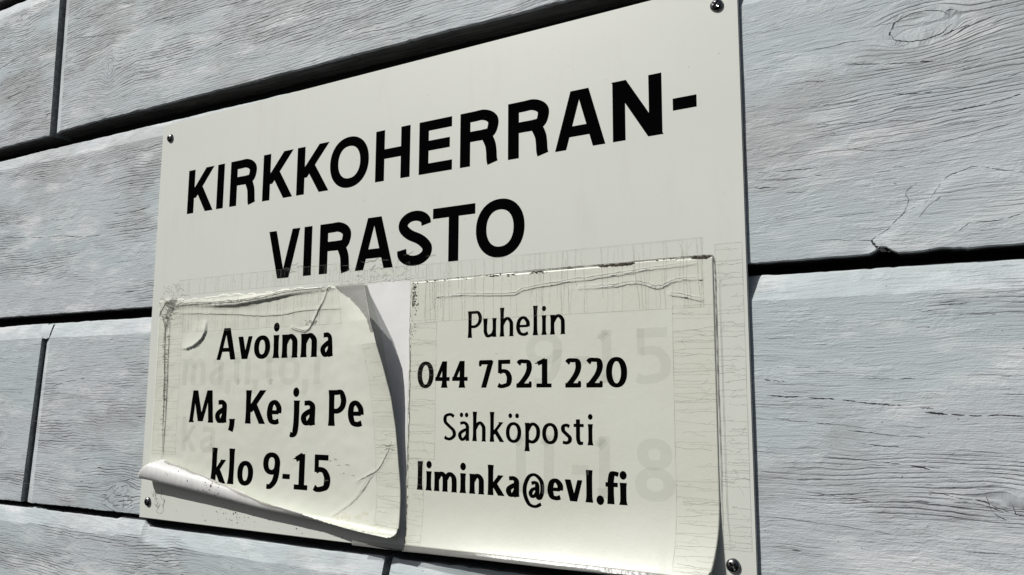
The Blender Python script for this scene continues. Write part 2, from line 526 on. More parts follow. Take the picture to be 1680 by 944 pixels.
def board_cracks(key, named, region, count, seed):
    rng = np.random.default_rng(seed)
    dark, soft = Ribbons(), Ribbons()
    for pts, w, *solid in named:
        if solid:
            dark.crack(pts, w, 0.16, 6)
            continue
        p = smooth_path(pts, 9)
        i0 = 0
        while i0 < len(p) - 2:
            i1 = min(len(p), i0 + int(rng.integers(5, 17)))
            if i1 - i0 >= 3:
                seg = [np.array(q) + rng.normal(0, .10, 2) for q in p[i0:i1:2]]
                if len(seg) >= 2:
                    (dark if rng.random() < .62 or w >= 0.6 else soft).crack(seg, w * rng.uniform(.45, 1.0), 0.10, 3)
            i0 = i1 - (0 if rng.random() < .45 else 1)
    xa, xb, za, zb = region
    for i in range(count):
        x = rng.uniform(xa, xb); z = rng.uniform(za, zb)
        L = rng.choice([8, 14, 22, 38]) * rng.uniform(0.6, 1.3)
        sl = 0.05 * nz(x * 0.004, z * 0.01, seed) + rng.normal(0, 0.012)
        pts = [(x + L * t, z + sl * L * t + rng.normal(0, 0.35)) for t in (0, .33, .66, 1)]
        (dark if rng.random() < 0.2 else soft).crack(pts, rng.uniform(0.10, 0.26), 0.07, 5)
    sf = wall_surface(key)
    if dark.f:
        dark.build("crack", M["crack"], BOARDS[key], sf, "stuff")
    if soft.f:
        soft.build("hairline_crack", M["softcrack"], BOARDS[key], sf, "stuff")

def ring(kx, kz, rx, rz, a0, a1, n=9, wob=0.08, seed=0):
    r = np.random.default_rng(seed)
    return [(kx + rx * math.cos(a) * (1 + r.normal(0, wob)), kz + rz * math.sin(a) * (1 + r.normal(0, wob))) for a in np.linspace(a0, a1, n)]

board_cracks('r1', [
    (ring(707, 338, 16.5, 9, 0.3, 3.0, 14, .035, 1), 0.38, 1), (ring(707, 338, 16.5, 9, 3.3, 6.0, 14, .035, 2), 0.5, 1),
    ([(690, 339), (695, 340.5), (705, 339.5), (716, 339.5)], 0.35), ([(690, 336), (692, 341), (694, 344)], 1.0),
    ([(718, 329), (725, 331.5), (735, 333)], 0.6),
    ([(674, 211.5), (678, 214), (683, 217), (688, 222), (695, 227.5), (703, 230), (709, 236), (715, 244), (724, 247), (731, 248.5), (742, 245), (756, 241)], 0.4),
    ([(673.5, 211.5), (676, 207.5), (680, 204.5), (684, 203.5)], 1.6), ([(640, 214), (655, 213.2), (674, 211)], 0.4),
    ([(691, 224), (695, 232), (694, 238), (700, 243)], 0.45), ([(700, 222), (705, 228), (712, 233)], 0.5),
    ([(720, 212), (726, 216), (738, 216), (752, 219)], 0.4),
    ([(622, 302.5), (634, 300.5), (644, 299.6), (655, 299.2), (673, 297.8)], 0.55), ([(645, 288), (665, 285), (690, 282.5), (708, 279)], 0.5),
    ([(664, 323.5), (682, 319.5), (700, 316.5), (714, 314.5)], 0.45), ([(706, 316.3), (712, 315)], 1.1), ([(640, 317), (647, 315.6), (652, 315)], 0.5),
    ([(690, 299), (702, 297), (712, 296.5)], 0.6), ([(716, 297), (735, 296), (757, 299)], 0.5), ([(660, 270), (690, 264), (720, 266), (757, 272)], 0.5),
    ([(720, 283), (740, 284), (757, 287)], 0.6),
    ([(608, 262), (625, 260.6), (645, 260)], 0.45), ([(606, 257), (630, 255), (650, 255)], 0.5), ([(606, 252), (622, 250.4)], 0.5),
    ([(-290, 307), (-250, 303), (-210, 299.5), (-175, 297.6), (-140, 293), (-100, 291)], 0.65), ([(-75, 309), (-45, 310.5), (-12, 314)], 0.6),
    ([(-320, 330), (-285, 324), (-240, 322)], 0.5), ([(-60, 296), (-30, 296.5), (-10, 298)], 0.45), ([(-200, 320), (-180, 317), (-150, 317)], 0.45),
], (-340, 750, 225, 385), 230, 21)
board_cracks('r2r', [
    ([(609, 119), (625, 118.3), (640, 117.6), (650, 117)], 0.95), ([(653, 116.6), (662, 115.4), (668, 114.8)], 0.6), ([(664, 114.8), (676, 114.2), (686, 113.5)], 0.7),
    ([(694, 112.4), (705, 111.9)], 0.6), ([(697, 109.8), (710, 108.9), (725, 108.2), (734, 109)], 1.1), ([(732, 108.7), (742, 108.5), (752, 108)], 1.0),
    ([(612, 105.5), (628, 103.5), (650, 102), (668, 100)], 0.5), ([(655, 99), (675, 97), (700, 95.5)], 0.5), ([(660, 92), (672, 90.5), (684, 90)], 0.45),
    ([(665, 129.5), (680, 129), (693, 129)], 0.4), ([(640, 83), (660, 82), (680, 80.5), (706, 79)], 0.4), ([(688, 79.5), (699, 78.3)], 0.8),
    ([(696, 66), (706, 64.5), (713, 63), (722, 62.5), (733, 58), (745, 55)], 0.65), ([(708, 60.5), (716, 61), (724, 60), (733, 57)], 0.45),
    ([(724, 66), (727, 57), (733, 53)], 0.4), ([(736, 62), (738, 55)], 0.4), ([(741, 61), (743, 53)], 0.4),
    ([(630, 62), (650, 60), (672, 58)], 0.5), ([(606, 46), (640, 44), (680, 41)], 0.4), ([(608, 129), (612, 128.5), (620, 128)], 0.6),
    ([(-66, 10), (-55, 15), (-45, 22), (-38, 27)], 0.6), ([(-40, 12), (-28, 14), (-14, 15)], 1.0), ([(-46, 17), (-30, 19), (-12, 18)], 0.8), ([(-36, 27), (-25, 28.5), (-12, 27)], 0.6),
    ([(-44, 8), (-30, 9.5), (-15, 10)], 0.7), ([(-30, 33), (-20, 35.5), (-14, 36)], 1.1), ([(-170, 128), (-140, 133), (-110, 136)], 0.6), ([(-175, 143), (-120, 148), (-60, 152)], 0.5),
    ([(-175, 112), (-140, 115), (-95, 118)], 0.5),
], (-180, 750, 30, 175), 230, 22)
board_cracks('r0r', [
    ([(-185, 560), (-140, 553), (-90, 548), (-40, 549)], 0.6), ([(-150, 574), (-100, 566), (-60, 566)], 0.55), ([(-20, 560), (40, 552), (110, 546)], 0.5),
    ([(-180, 535), (-120, 525), (-70, 519)], 0.5), ([(-30, 520), (50, 512), (130, 506)], 0.55), ([(20, 492), (90, 484), (150, 482)], 0.5),
    (ring(-105, 484, 6.5, 10, 0.4, 3.3, 8, .06, 5), 0.5), (ring(-105, 484, 6.5, 10, 3.6, 6.4, 8, .06, 6), 0.5), (ring(-105, 484, 3, 5, 0.4, 6.4, 9, .06, 7), 0.4),
    ([(120, 560), (180, 548), (250, 544)], 0.5),
], (-190, 330, 435, 600), 260, 23)
board_cracks('r0l', [
    ([(-330, 500), (-290, 508), (-250, 512), (-225, 515)], 0.7), ([(-320, 486), (-290, 490), (-262, 494)], 0.8), ([(-345, 530), (-310, 536), (-280, 540)], 0.6),
    ([(-226, 446), (-222, 450), (-218, 449)], 1.0), ([(-229, 453), (-222, 455)], 0.8), ([(-340, 470), (-300, 474), (-270, 477)], 0.5),
], (-360, -225, 435, 605), 90, 24)
board_cracks('r2l', [([(-300, 120), (-260, 122), (-225, 121)], 0.5), ([(-280, 60), (-250, 57), (-225, 58)], 0.5)], (-310, -215, 15, 175), 50, 25)
board_cracks('r3l', [([(-200, -40), (-120, -44), (-40, -47)], 0.5)], (-270, 295, -80, -25), 80, 26)
board_cracks('r3r', [], (312, 420, -60, -25), 15, 27)

# ------------------------------------------------------------------ lettering
class Style:
    def __init__(self, wv, wh, xh, flare=1.0, asc=1.0):
        self.wv, self.wh, self.xh, self.flare, self.asc = wv, wh, xh, flare, asc

HEAD = Style(0.218, 0.190, 0.72)
BOLD = Style(0.222, 0.140, 0.70, 1.16, 1.05)
REGU = Style(0.154, 0.106, 0.70, 1.28, 1.06)
FAINT = Style(0.20, 0.16, 0.74)

def glyph(ch, st):
    """primitives in glyph units: x 0..1 across the letter (stroke centres), y in cap heights"""
    t = st.wh / 2
    v = st.wv / 2
    xh, F, A = st.xh, st.flare, st.asc
    S = lambda p, **k: ('S', p, k)
    Ln = lambda x, y0, y1, f0=1.0, f1=1.0, w=1.0: ('L', x, y0, y1, f0, f1, w)
    D = lambda x0, y0, x1, y1, w=1.0: ('D', x0, y0, x1, y1, w)
    H = lambda x0, x1, y, w=1.0: ('H', x0, x1, y, w)
    O = lambda cy, ry, **k: ('O', 0.5, cy, 0.5, ry, k)
    Dot = lambda x, y, r=1.0: ('P', x, y, r)
    sans = F == 1.0
    if ch == 'K':
        return [Ln(0, 0, 1, F, F), D(0.93 if sans else .95, 1, 0.06, 0.345, .92), D(0.36, 0.60, 0.95, 0, 1.0)]
    if ch == 'I':
        return [Ln(0.5, 0, 1)]
    if ch == 'R':
        return [Ln(0, 0, 1), S([(0, 1 - t), (.35, 1 - t), (.62, 1 - t), (.86, .94 - t), (.97, .74), (.88, .57), (.62, .445 + t), (.35, .445 + t), (0, .445 + t)]),
                S([(.45, .445 + t), (.70, .425 + t), (.86, .36), (.905, .22), (.92, .08), (.95, 0.0)])]
    if ch == 'O':
        return [O(0.5, 0.5 + .015 - t)]
    if ch == 'H':
        return [Ln(0, 0, 1), Ln(1, 0, 1), H(0, 1, .525)]
    if ch == 'E':
        return [Ln(0, 0, 1), H(0, 1.16, 1 - t), H(0, 1.08, .525), H(0, 1.18, t)]
    if ch == 'A':
        if sans:
            return [D(0.02, 0, .42, 1, .92), D(.98, 0, .58, 1, .98), H(.2, .8, .30, .95)]
        return [D(0.02, 0, .44, 1, .78), D(.98, 0, .56, 1, 1.05), H(.2, .8, .31, .9), H(-.08, .12, .022, .38), H(.86, 1.12, .022, .38)]
    if ch == 'N':
        return [Ln(0, 0, 1), Ln(1, 0, 1), D(0.0, 1, 1.0, 0, 1.0)]
    if ch == '-':
        return [('B', .44 if sans else .34, 1.02)]
    if ch == 'V':
        return [D(0, 1, .42, 0, .95), D(1, 1, .58, 0, .95)]
    if ch == 'S':
        if sans:
            r1, r2 = .262 - t, .282 - t
            arc1 = [(.5 + .45 * math.cos(math.radians(a)), .752 + r1 * math.sin(math.radians(a))) for a in (-6, 25, 58, 90, 122, 155, 185, 215)]
            arc2 = [(.5 + .50 * math.cos(math.radians(a)), .268 + r2 * math.sin(math.radians(a))) for a in (38, 8, -25, -58, -90, -122, -155, -190)]
            return [S(arc1 + [(.34, .565), (.68, .475)] + arc2)]
        return [S([(.92, .87), (.55, 1 - t), (.10, .88), (.06, .68), (.42, .53), (.88, .36), (.95, .18), (.58, t), (.22, .06), (.02, .12)])]
    if ch == 'T':
        return [Ln(.5, 0, 1), H(-.30, 1.30, 1 - t)]
    # ---- flared humanist letters
    if ch == 'v':
        return [D(.03, xh, .44, 0, .98), D(.97, xh, .56, 0, .80), H(-.12, .22, xh - .018, .34), H(.82, 1.12, xh - .018, .34)]
    if ch == 'o':
        return [O(xh / 2, xh / 2 + .012 - t)]
    if ch == 'ö':
        return [O(xh / 2, xh / 2 + .012 - t), Dot(.22, xh + .235, 1.0), Dot(.80, xh + .235, 1.0)]
    if ch == 'i':
        return [Ln(.5, 0, xh, F * 1.15, F), Dot(.5, xh + (.24 if not sans else .22), 1.12)]
    if ch == 'j':
        return [S([(.95, xh), (.95, .3), (.93, .02), (.75, -.22), (.35, -.29), (-.05, -.27)]), Ln(.95, .3, xh, 1, F), Dot(.80, xh + .24, 1.12)]
    if ch == 'l':
        return [Ln(.5, 0, A, F * 1.1, F), ('H', .1, .5, A - .02, .36)]
    if ch in 'nh':
        top = xh if ch == 'n' else A
        return [Ln(0.03, 0, top, F * 1.05, F * .98), S([(0.05, xh * .62), (.30, xh - t - .045), (.60, xh - t + .012), (.90, xh - .17), (.95, xh * .55), (.95, 0.10), (.95, 0)], f1=F * 1.05)]
    if ch == 'm':
        return [Ln(0.0, 0, xh, F, F), S([(0.02, xh * .64), (.15, xh - t - .04), (.28, xh - t + .012), (.44, xh - .17), (.47, xh * .5), (.47, .1), (.47, 0)], f1=F),
                S([(0.49, xh * .64), (.62, xh - t - .04), (.76, xh - t + .012), (.94, xh - .17), (.98, xh * .5), (.98, .1), (.98, 0)], f1=F)]
    if ch == 'u':
        return [S([(.03, xh), (.03, xh * .5), (.04, .2), (.22, t), (.5, t), (.8, .12), (.97, .26)], f0=F), Ln(.97, 0, xh, F * .95, F)]
    if ch in 'aä':
        g = [S([(.06, xh - .075), (.32, xh - t), (.62, xh - t), (.92, xh - .15), (.95, xh * .55), (.95, .12), (1.0, 0)]),
             S([(.95, xh * .60), (.55, xh * .54), (.10, xh * .40), (.02, .17), (.26, t - .005), (.62, .09), (.95, .22)])]
        if ch == 'ä':
            g += [Dot(.20, xh + .235, 1.0), Dot(.84, xh + .235, 1.0)]
        return g
    if ch == 'e':
        return [S([(.06, xh * .50), (.55, xh * .50), (.97, xh * .50)], w=.85), S([(.99, xh * .46), (.96, xh * .72), (.58, xh - t + .01), (.16, xh * .82), (.0, xh * .46), (.18, .11), (.60, t - .01), (1.0, .10)])]
    if ch == 'k':
        return [Ln(0.02, 0, A, F, F), D(.88, xh, .08, xh * .36, .72), D(.26, xh * .62, .93, 0, .98), H(.60, 1.02, xh - .018, .34), ('H', -.12, .1, A - .02, .36)]
    if ch == 'p':
        return [Ln(.12, -.28, xh, F * 1.1, F), S([(.14, xh * .62), (.38, xh - t - .03), (.66, xh - t + .01), (.95, xh * .76), (1.0, xh * .46), (.86, .14), (.55, t - .01), (.14, .09)])]
    if ch == 's':
        return [S([(.90, xh - .10), (.52, xh - t), (.10, xh - .10), (.10, xh * .66), (.50, xh * .50), (.92, xh * .34), (.92, .12), (.55, t), (.03, .07)])]
    if ch == 't':
        return [S([(.36, xh + .15), (.36, xh * .6), (.38, .18), (.58, t), (.85, t + .005), (1.05, .05)]), H(-.25, 1.15, xh - t)]
    if ch == 'f':
        return [S([(.28, 0), (.28, .5), (.30, xh + .05), (.48, .96), (.85, A - t), (1.35, A - t - .03)], f0=F), H(-.45, 1.25, xh - t - .01)]
    if ch == 'P':
        return [Ln(.08, 0, 1, F * 1.05, F), S([(.08, 1 - t), (.45, 1 - t), (.80, .93), (.98, .74), (.88, .54), (.55, .42), (.15, .415)])]
    if ch == 'M':
        return [D(.0, 0, .12, 1, .80), D(1.0, 0, .90, 1, 1.02), D(.16, 1, .47, .03, 1.0), D(.86, 1, .50, .03, .78), H(-.12, .14, .022, .4), H(.86, 1.13, .022, .4)]
    if ch == ',':
        return [S([(.78, .13), (.80, 0.0), (.60, -.12), (.22, -.24)], f0=1.3)]
    if ch == '.':
        return [Dot(.5, .10, 1.25)]
    if ch == '0':
        return [O(0.5, 0.5 + .01 - t)]
    if ch == '1':
        return [Ln(.55, 0, 1, 1, 1), D(-.02, .84, .50, .95, .42), S([(.02, .84), (.3, .90), (.6, .965)]), H(-.08, 1.08, t)]
    if ch == '2':
        return [S([(.04, .84), (.22, .93), (.48, 1 - t), (.82, .90), (.92, .70), (.76, .46), (.40, .22), (.10, .07)]), H(-.10, 1.08, t, 1.1), ('L', 1.0, 0.02, .22, 1, .45, .55)]
    if ch == '4':
        return [Ln(.66, 0, 1, F * 1.2, 1), D(.04, .32, .62, 1, .70), H(-.12, 1.10, .33, 1.05)]
    if ch == '5':
        return [Ln(.14, .52, 1, 1, 1, .72), H(-.0, 1.02, 1 - t, 1.1), S([(.12, .555), (.40, .60), (.74, .55), (.95, .36), (.86, .14), (.52, t - .005), (.22, .05), (.0, .10)])]
    if ch == '7':
        return [H(-.08, 1.04, 1 - t, 1.15), D(.92, .97, .30, 0, .95), ('L', -.02, .78, .97, .5, 1, .55)]
    if ch == '8':
        return [('O', .5, .745, .42, .255 - t, {}), ('O', .5, .27, .5, .27 - t, {})]
    if ch == '9':
        return [('O', .5, .68, .5, .32 - t, {}), S([(.98, .66), (.96, .42), (.80, .18), (.45, .03), (.15, 0.02)])]
    if ch == '@':
        return [S([(.92, -.17), (.60, -.27), (.25, -.20), (.02, .10), (.02, .42), (.24, .72), (.58, .79), (.92, .60), (.99, .30), (.90, .06), (.78, .01), (.70, .12), (.70, .25)], w=.72),
                S([(.38, .50), (.58, .53), (.70, .44), (.70, .10)], w=.80), S([(.70, .35), (.46, .30), (.33, .17), (.42, .06), (.56, .09), (.70, .20)], w=.72)]
    raise KeyError(ch)

def set_line(items, base, cap, st, wscale=1.0):
    """items: (character, left edge, right edge) in mm"""
    R = Ribbons()
    for ch, xa, xb in items:
        v = st.wv * cap / 2
        W = xb - xa - 2 * v
        if W < 0.3:
            W = 0.3
        X = lambda f: xa + v + f * W if xb - xa - 2 * v >= 0.3 else (xa + xb) / 2 + (f - .5) * (xb - xa) * .5
        Y = lambda f: base + f * cap
        def width(dx, dy):
            L = math.hypot(dx, dy) or 1
            c, s = abs(dy) / L, abs(dx) / L
            return cap * math.sqrt((st.wv * c) ** 2 + (st.wh * s) ** 2) * wscale
        for pr in glyph(ch, st):
            if pr[0] == 'S':
                pts = [(X(a), Y(b)) for a, b in pr[1]]
                kw = pr[2]
                p = smooth_path(pts, 7)
                n = len(p)
                ws = []
                for i in range(n):
                    d = p[min(i + 1, n - 1)] - p[max(i - 1, 0)]
                    w = width(d[0], d[1]) * kw.get('w', 1.0)
                    tt = i / (n - 1)
                    w *= 1 + (kw.get('f0', 1) - 1) * max(0, 1 - tt / .12) + (kw.get('f1', 1) - 1) * max(0, 1 - (1 - tt) / .12)
                    ws.append(w)
                R.strip(p, ws)
            elif pr[0] == 'L':
                _, x, y0, y1, f0, f1, wm = pr
                w = st.wv * cap * wm * wscale
                ts = [0, .04, .10, .2, .35, .5, .65, .8, .9, .96, 1]
                p = [np.array((X(x), Y(y0 + (y1 - y0) * q))) for q in ts]
                ws = [w * (1 + (f0 - 1) * max(0, 1 - q / .22) ** 1.6 + (f1 - 1) * max(0, 1 - (1 - q) / .22) ** 1.6) * (1.0 if f0 == 1 and f1 == 1 else (0.97 + .03 * abs(2 * q - 1))) for q in ts]
                R.strip(p, ws)
            elif pr[0] == 'D':
                _, x0, y0, x1, y1, wm = pr
                ax, ay, bx, by = X(x0), Y(y0), X(x1), Y(y1)
                L = math.hypot(bx - ax, by - ay)
                hw = st.wv * cap * wm * wscale * L / abs(by - ay) / 2
                hw = min(hw, st.wv * cap * 1.1)
                R.quadgrid([(ax - hw, ay), (ax + hw, ay), (bx + hw, by), (bx - hw, by)], 8)
            elif pr[0] == 'H':
                _, x0, x1, y, wm = pr
                h = st.wh * cap * wm * wscale / 2
                R.quadgrid([(X(x0), Y(y) - h), (X(x1), Y(y) - h), (X(x1), Y(y) + h), (X(x0), Y(y) + h)], 2)
            elif pr[0] == 'B':
                h = st.wh * cap * pr[2] * wscale / 2
                R.quadgrid([(xa, Y(pr[1]) - h), (xb, Y(pr[1]) - h), (xb, Y(pr[1]) + h), (xa, Y(pr[1]) + h)], 2)
            elif pr[0] == 'O':
                _, cx, cy, rx, ry, kw = pr
                n = 44
                p = [np.array((X(cx) + rx * W * math.copysign(abs(math.cos(a)) ** .93, math.cos(a)), Y(cy) + ry * cap * math.copysign(abs(math.sin(a)) ** .93, math.sin(a)))) for a in np.linspace(0, 2 * math.pi, n, endpoint=False)]
                ws = [width(*(p[(i + 1) % n] - p[i - 1])) for i in range(n)]
                R.strip(p, ws, closed=True)
            elif pr[0] == 'P':
                _, x, y, r = pr
                rr = st.wv * cap * .5 * r * wscale
                R.fan([(X(x) + rr * math.cos(a), Y(y) + rr * 1.12 * math.sin(a)) for a in np.linspace(0, 2 * math.pi, 18, endpoint=False)])
    return R

# ------------------------------------------------------------------ the sign
sign = thing("office_sign", "white rectangular plastic sign reading KIRKKOHERRANVIRASTO screwed onto plank wall", "sign")
bm = bmesh.new()
bmesh.ops.create_cube(bm, size=1.0)
for vv in bm.verts:
    vv.co = Vector(((vv.co.x + .5) * 0.600, (vv.co.y + .5) * 0.002, (vv.co.z + .5) * 0.3968))
bmesh.ops.bevel(bm, geom=list(bm.edges), offset=0.0005, segments=2, affect='EDGES')
me = bpy.data.meshes.new("panel")
bm.to_mesh(me); bm.free()
me.materials.append(M["sign"])
panel = bpy.data.objects.new("panel", me); C.objects.link(panel); panel.parent = sign

def flat(y0):
    return lambda x, z, lift: (x / 1000, (y0 - lift) / 1000, z / 1000)

line1 = [('K', 45.8, 84.6), ('I', 89.2, 98.4), ('R', 107.7, 144.6), ('K', 152.5, 192.0), ('K', 196.4, 236.2), ('O', 236.8, 281.3), ('H', 288.8, 325.7),
         ('E', 335.1, 368.8), ('R', 376.0, 412.8), ('R', 420.6, 457.3), ('A', 460.6, 502.7), ('N', 508.1, 545.2), ('-', 553.0, 569.8)]
line2 = [('V', 164.1, 203.4), ('I', 208.8, 218.0), ('R', 227.7, 264.7), ('A', 268.3, 310.8), ('S', 314.1, 350.0), ('T', 353.2, 388.3), ('O', 391.9, 435.5)]
R = set_line(line1, 297.5, 44.3, HEAD)
R.build("heading_lettering", M["vinyl"], sign, flat(-0.05))
R = set_line(line2, 223.2, 44.2, HEAD)
R.build("heading_lettering", M["vinyl"], sign, flat(-0.05))

def screw(x, z, rot):
    nr, na = 15, 48
    verts = [(0, -2.2 / 1000, 0)]
    Rr, Hh = 4.6, 3.1
    def height(r, a):
        h = Hh * math.sqrt(max(0, 1 - (r / Rr) ** 2.3))
        px, pz = r * math.cos(a - rot), r * math.sin(a - rot)
        arm = (abs(px) < 0.62 and abs(pz) < 2.5) or (abs(pz) < 0.62 and abs(px) < 2.5)
        if arm or r < 1.0:
            h = min(h, 1.0 + 0.25 * r)
        return h
    verts = [(0, -height(0.01, 0) / 1000, 0)]
    for i in range(1, nr + 1):
        r = Rr * i / nr
        for j in range(na):
            a = 2 * math.pi * j / na
            verts.append((r * math.cos(a) / 1000, -height(r, a) / 1000, r * math.sin(a) / 1000))
    faces = []
    for j in range(na):
        faces.append((0, 1 + (j + 1) % na, 1 + j))
    for i in range(nr - 1):
        for j in range(na):
            a = 1 + i * na + j; b = 1 + i * na + (j + 1) % na
            faces.append((a, b, b + na, a + na))
    ob = link_mesh("screw", verts, faces, M["steel"], sign)
    ob.location = (x / 1000, 0.0003, z / 1000)
    return ob
screw(13.2, 381.0, 0.3); screw(585.4, 381.0, 0.9); screw(12.6, 15.9, 1.2); screw(585.2, 14.8, 0.55)

# ------------------------------------------------------------------ sheets of paper
def gauss_ridge(px, pz, path, width):
    """distance-based ridge of unit height round a polyline (arrays in, array out)"""
    d2 = np.full(px.shape, 1e9)
    for (ax, az), (bx, bz) in zip(path[:-1], path[1:]):
        vx, vz = bx - ax, bz - az
        LL = vx * vx + vz * vz
        t = np.clip(((px - ax) * vx + (pz - az) * vz) / LL, 0, 1)
        d2 = np.minimum(d2, (px - ax - t * vx) ** 2 + (pz - az - t * vz) ** 2)
    return np.exp(-d2 / (2 * width * width))

class Sheet:
    """a bent sheet: grid of (u,w) in flat mm -> (X, height off the sign, Z) in mm"""
    def __init__(self, u0, u1, w0, w1, step=1.0):
        self.u = np.arange(u0, u1 + step / 2, step)
        self.w = np.arange(w0, w1 + step / 2, step)
        self.U, self.W = np.meshgrid(self.u, self.w, indexing='ij')
        self.step = step
        self.X, self.Hh, self.Z = self.U.copy(), np.full(self.U.shape, 0.25), self.W.copy()
    def finish(self):
        P = np.stack([self.X, -self.Hh, self.Z], -1)
        du = np.gradient(P, axis=0); dw = np.gradient(P, axis=1)
        n = np.cross(du, dw)
        n /= np.linalg.norm(n, axis=-1, keepdims=True) + 1e-12
        # outward = towards the viewer where the sheet lies flat
        self.P, self.N = P, n if n[3, -4, 1] < 0 else -n
    def at(self, x, z, lift):
        fu = min(max((x - self.u[0]) / self.step, 0), len(self.u) - 1.001)
        fw = min(max((z - self.w[0]) / self.step, 0), len(self.w) - 1.001)
        i, j = int(fu), int(fw)
        a, b = fu - i, fw - j
        def bl(A):
            return (A[i, j] * (1 - a) + A[i + 1, j] * a) * (1 - b) + (A[i, j + 1] * (1 - a) + A[i + 1, j + 1] * a) * b
        p = bl(self.P) + bl(self.N) * lift
        return p / 1000.0
    def surf(self, base):
        return lambda x, z, lift: tuple(self.at(x, z, base + lift))
    def mesh(self, name, mat, parent, keep, thick=0.22, lift=0.0):
        idx, verts, faces = {}, [], []
        nu, nw = self.U.shape
        K = keep(self.U, self.W)
        P = self.P + self.N * lift
        for i in range(nu):
            for j in range(nw):
                if K[i, j]:
                    idx[(i, j)] = len(verts)
                    verts.append(P[i, j] / 1000)
        for i in range(nu - 1):
            for j in range(nw - 1):
                if K[i, j] and K[i + 1, j] and K[i, j + 1] and K[i + 1, j + 1]:
                    faces.append((idx[(i, j)], idx[(i + 1, j)], idx[(i + 1, j + 1)], idx[(i, j + 1)]))
                elif (K[i, j] + K[i + 1, j] + K[i, j + 1] + K[i + 1, j + 1]) == 3:
                    faces.append(tuple(idx[q] for q in ((i, j), (i + 1, j), (i + 1, j + 1), (i, j + 1)) if q in idx))
        ob = link_mesh(name, verts, faces, mat, parent, smooth=True)
        md = ob.modifiers.new("thickness", 'SOLIDIFY')
        md.thickness = thick / 1000
        md.offset = 0
        return ob

# ---------------- left notice: opening hours, its right edge lifted and its lower edge rolled up
LX0, LX1, LZ0, LZ1 = 12.0, 322.0, 4.0, 214.0
left_notice = thing("paper_notice", "peeling cream paper notice of opening hours with rolled-up lower edge", "notice")
ls = Sheet(LX0, LX1, LZ0, LZ1, 1.0)
U, W = ls.U, ls.W
# right edge lift
ze = [-3, 24, 47, 70, 94, 118, 142, 160, 180, 195, 206, 214]
he = [2.5, 3, 3, 4, 5, 8, 12, 15, 13.5, 7.5, 2.0, 0.3]
xe = [327, 326.8, 326.2, 324.2, 321.6, 318.4, 313, 307.8, 299.7, 291, 284, 281]
u0 = 235.0
tt = np.clip((U - u0) / (LX1 - u0), 0, 1)
HE, XE = np.interp(W, ze, he), np.interp(W, ze, xe)
lift = HE * tt ** 2.0
X = np.where(U > u0, u0 + (XE - u0) * tt, U)
# lower edge: integrate the bend down each column
Rr_ = lambda x: np.interp(x, [12, 97, 178, 235, 273, 309, 322], [5.6, 4.4, 3.5, 3.5, 5.6, 8.0, 10.5])
Zs_ = lambda x: np.interp(x, [12, 26, 97, 178, 235, 273, 309, 322], [42.6, 41.4, 33.6, 23.5, 19.4, 17.6, 16.3, 16.3])
PRE = 30.0
Zc, Hc = W.copy(), np.zeros_like(W)
for i, x in enumerate(ls.u):
    zs, rr = Zs_(x), Rr_(x)
    pre_end = 0.22
    z = h = 0.0
    wv = ls.w[::-1]
    phi = 0.0
    zc, hc = wv[0], 0.0
    for q, wz in enumerate(wv):
        jj = len(wv) - 1 - q
        if q > 0:
            sub = 4
            for k in range(sub):
                ww = wv[q - 1] - ls.step * (k + .5) / sub
                if ww > zs + PRE:
                    dphi = 0
                elif ww > zs:
                    dphi = pre_end * 2 * ((zs + PRE - ww) / PRE) / PRE
                else:
                    dphi = 1.0 / rr
                phi = min(phi + dphi * (1.0 if phi < 2.7 else 0.42) * ls.step / sub, math.pi * 1.28)
                zc -= math.cos(phi) * ls.step / sub
                hc += math.sin(phi) * ls.step / sub
        Zc[i, jj], Hc[i, jj] = zc, hc
ls.X, ls.Z = X, Zc
H = 0.30 + lift + Hc
# creases and blisters
A_ = [(30, 205), (48, 206.7), (75, 206.5), (126, 205.4), (166, 208), (197, 211), (254, 212.5)]
B_ = [(34, 199), (84, 196.4), (118, 194.5), (150, 191.5), (183, 190.5), (212, 193), (269, 192.3)]
C_ = [(244, 210.7), (231, 194), (219.5, 176), (210, 174.7), (198.5, 178)]
W1 = [(14, 203), (22, 190), (25, 171), (28, 117), (31, 65)]
W2 = [(30, 200), (31.5, 150), (32.5, 88), (32, 60)]
A2 = [(95, 202.5), (126, 201), (150, 202)]
H += 0.8 * gauss_ridge(U, W, A_, 2.2) + 0.16 * gauss_ridge(U, W, B_, 1.2)
H += 0.4 * gauss_ridge(U, W, C_, 1.2) + 0.22 * gauss_ridge(U, W, W1, 1.3) + 0.2 * gauss_ridge(U, W, W2, 1.2) + 0.4 * gauss_ridge(U, W, A2, 1.6)
H += 0.5 * gauss_ridge(U, W, [(319, 82), (310, 70), (300, 60), (278, 49)], 1.0) * 0.4 + 0.15 * gauss_ridge(U, W, [(290, 55), (275, 35), (253, 20)], 1.0)
# overhanging fold along the top
za_ = np.interp(U, [p[0] for p in A_], [p[1] - 3.0 for p in A_])
dd = W - za_
win = np.clip((U - 70) / 45, 0, 1) * np.clip((232 - U) / 50, 0, 1)
H += 1.9 * win * np.where(dd > 0, np.exp(-dd / 5.0), np.exp(-(dd / 0.9) ** 2))
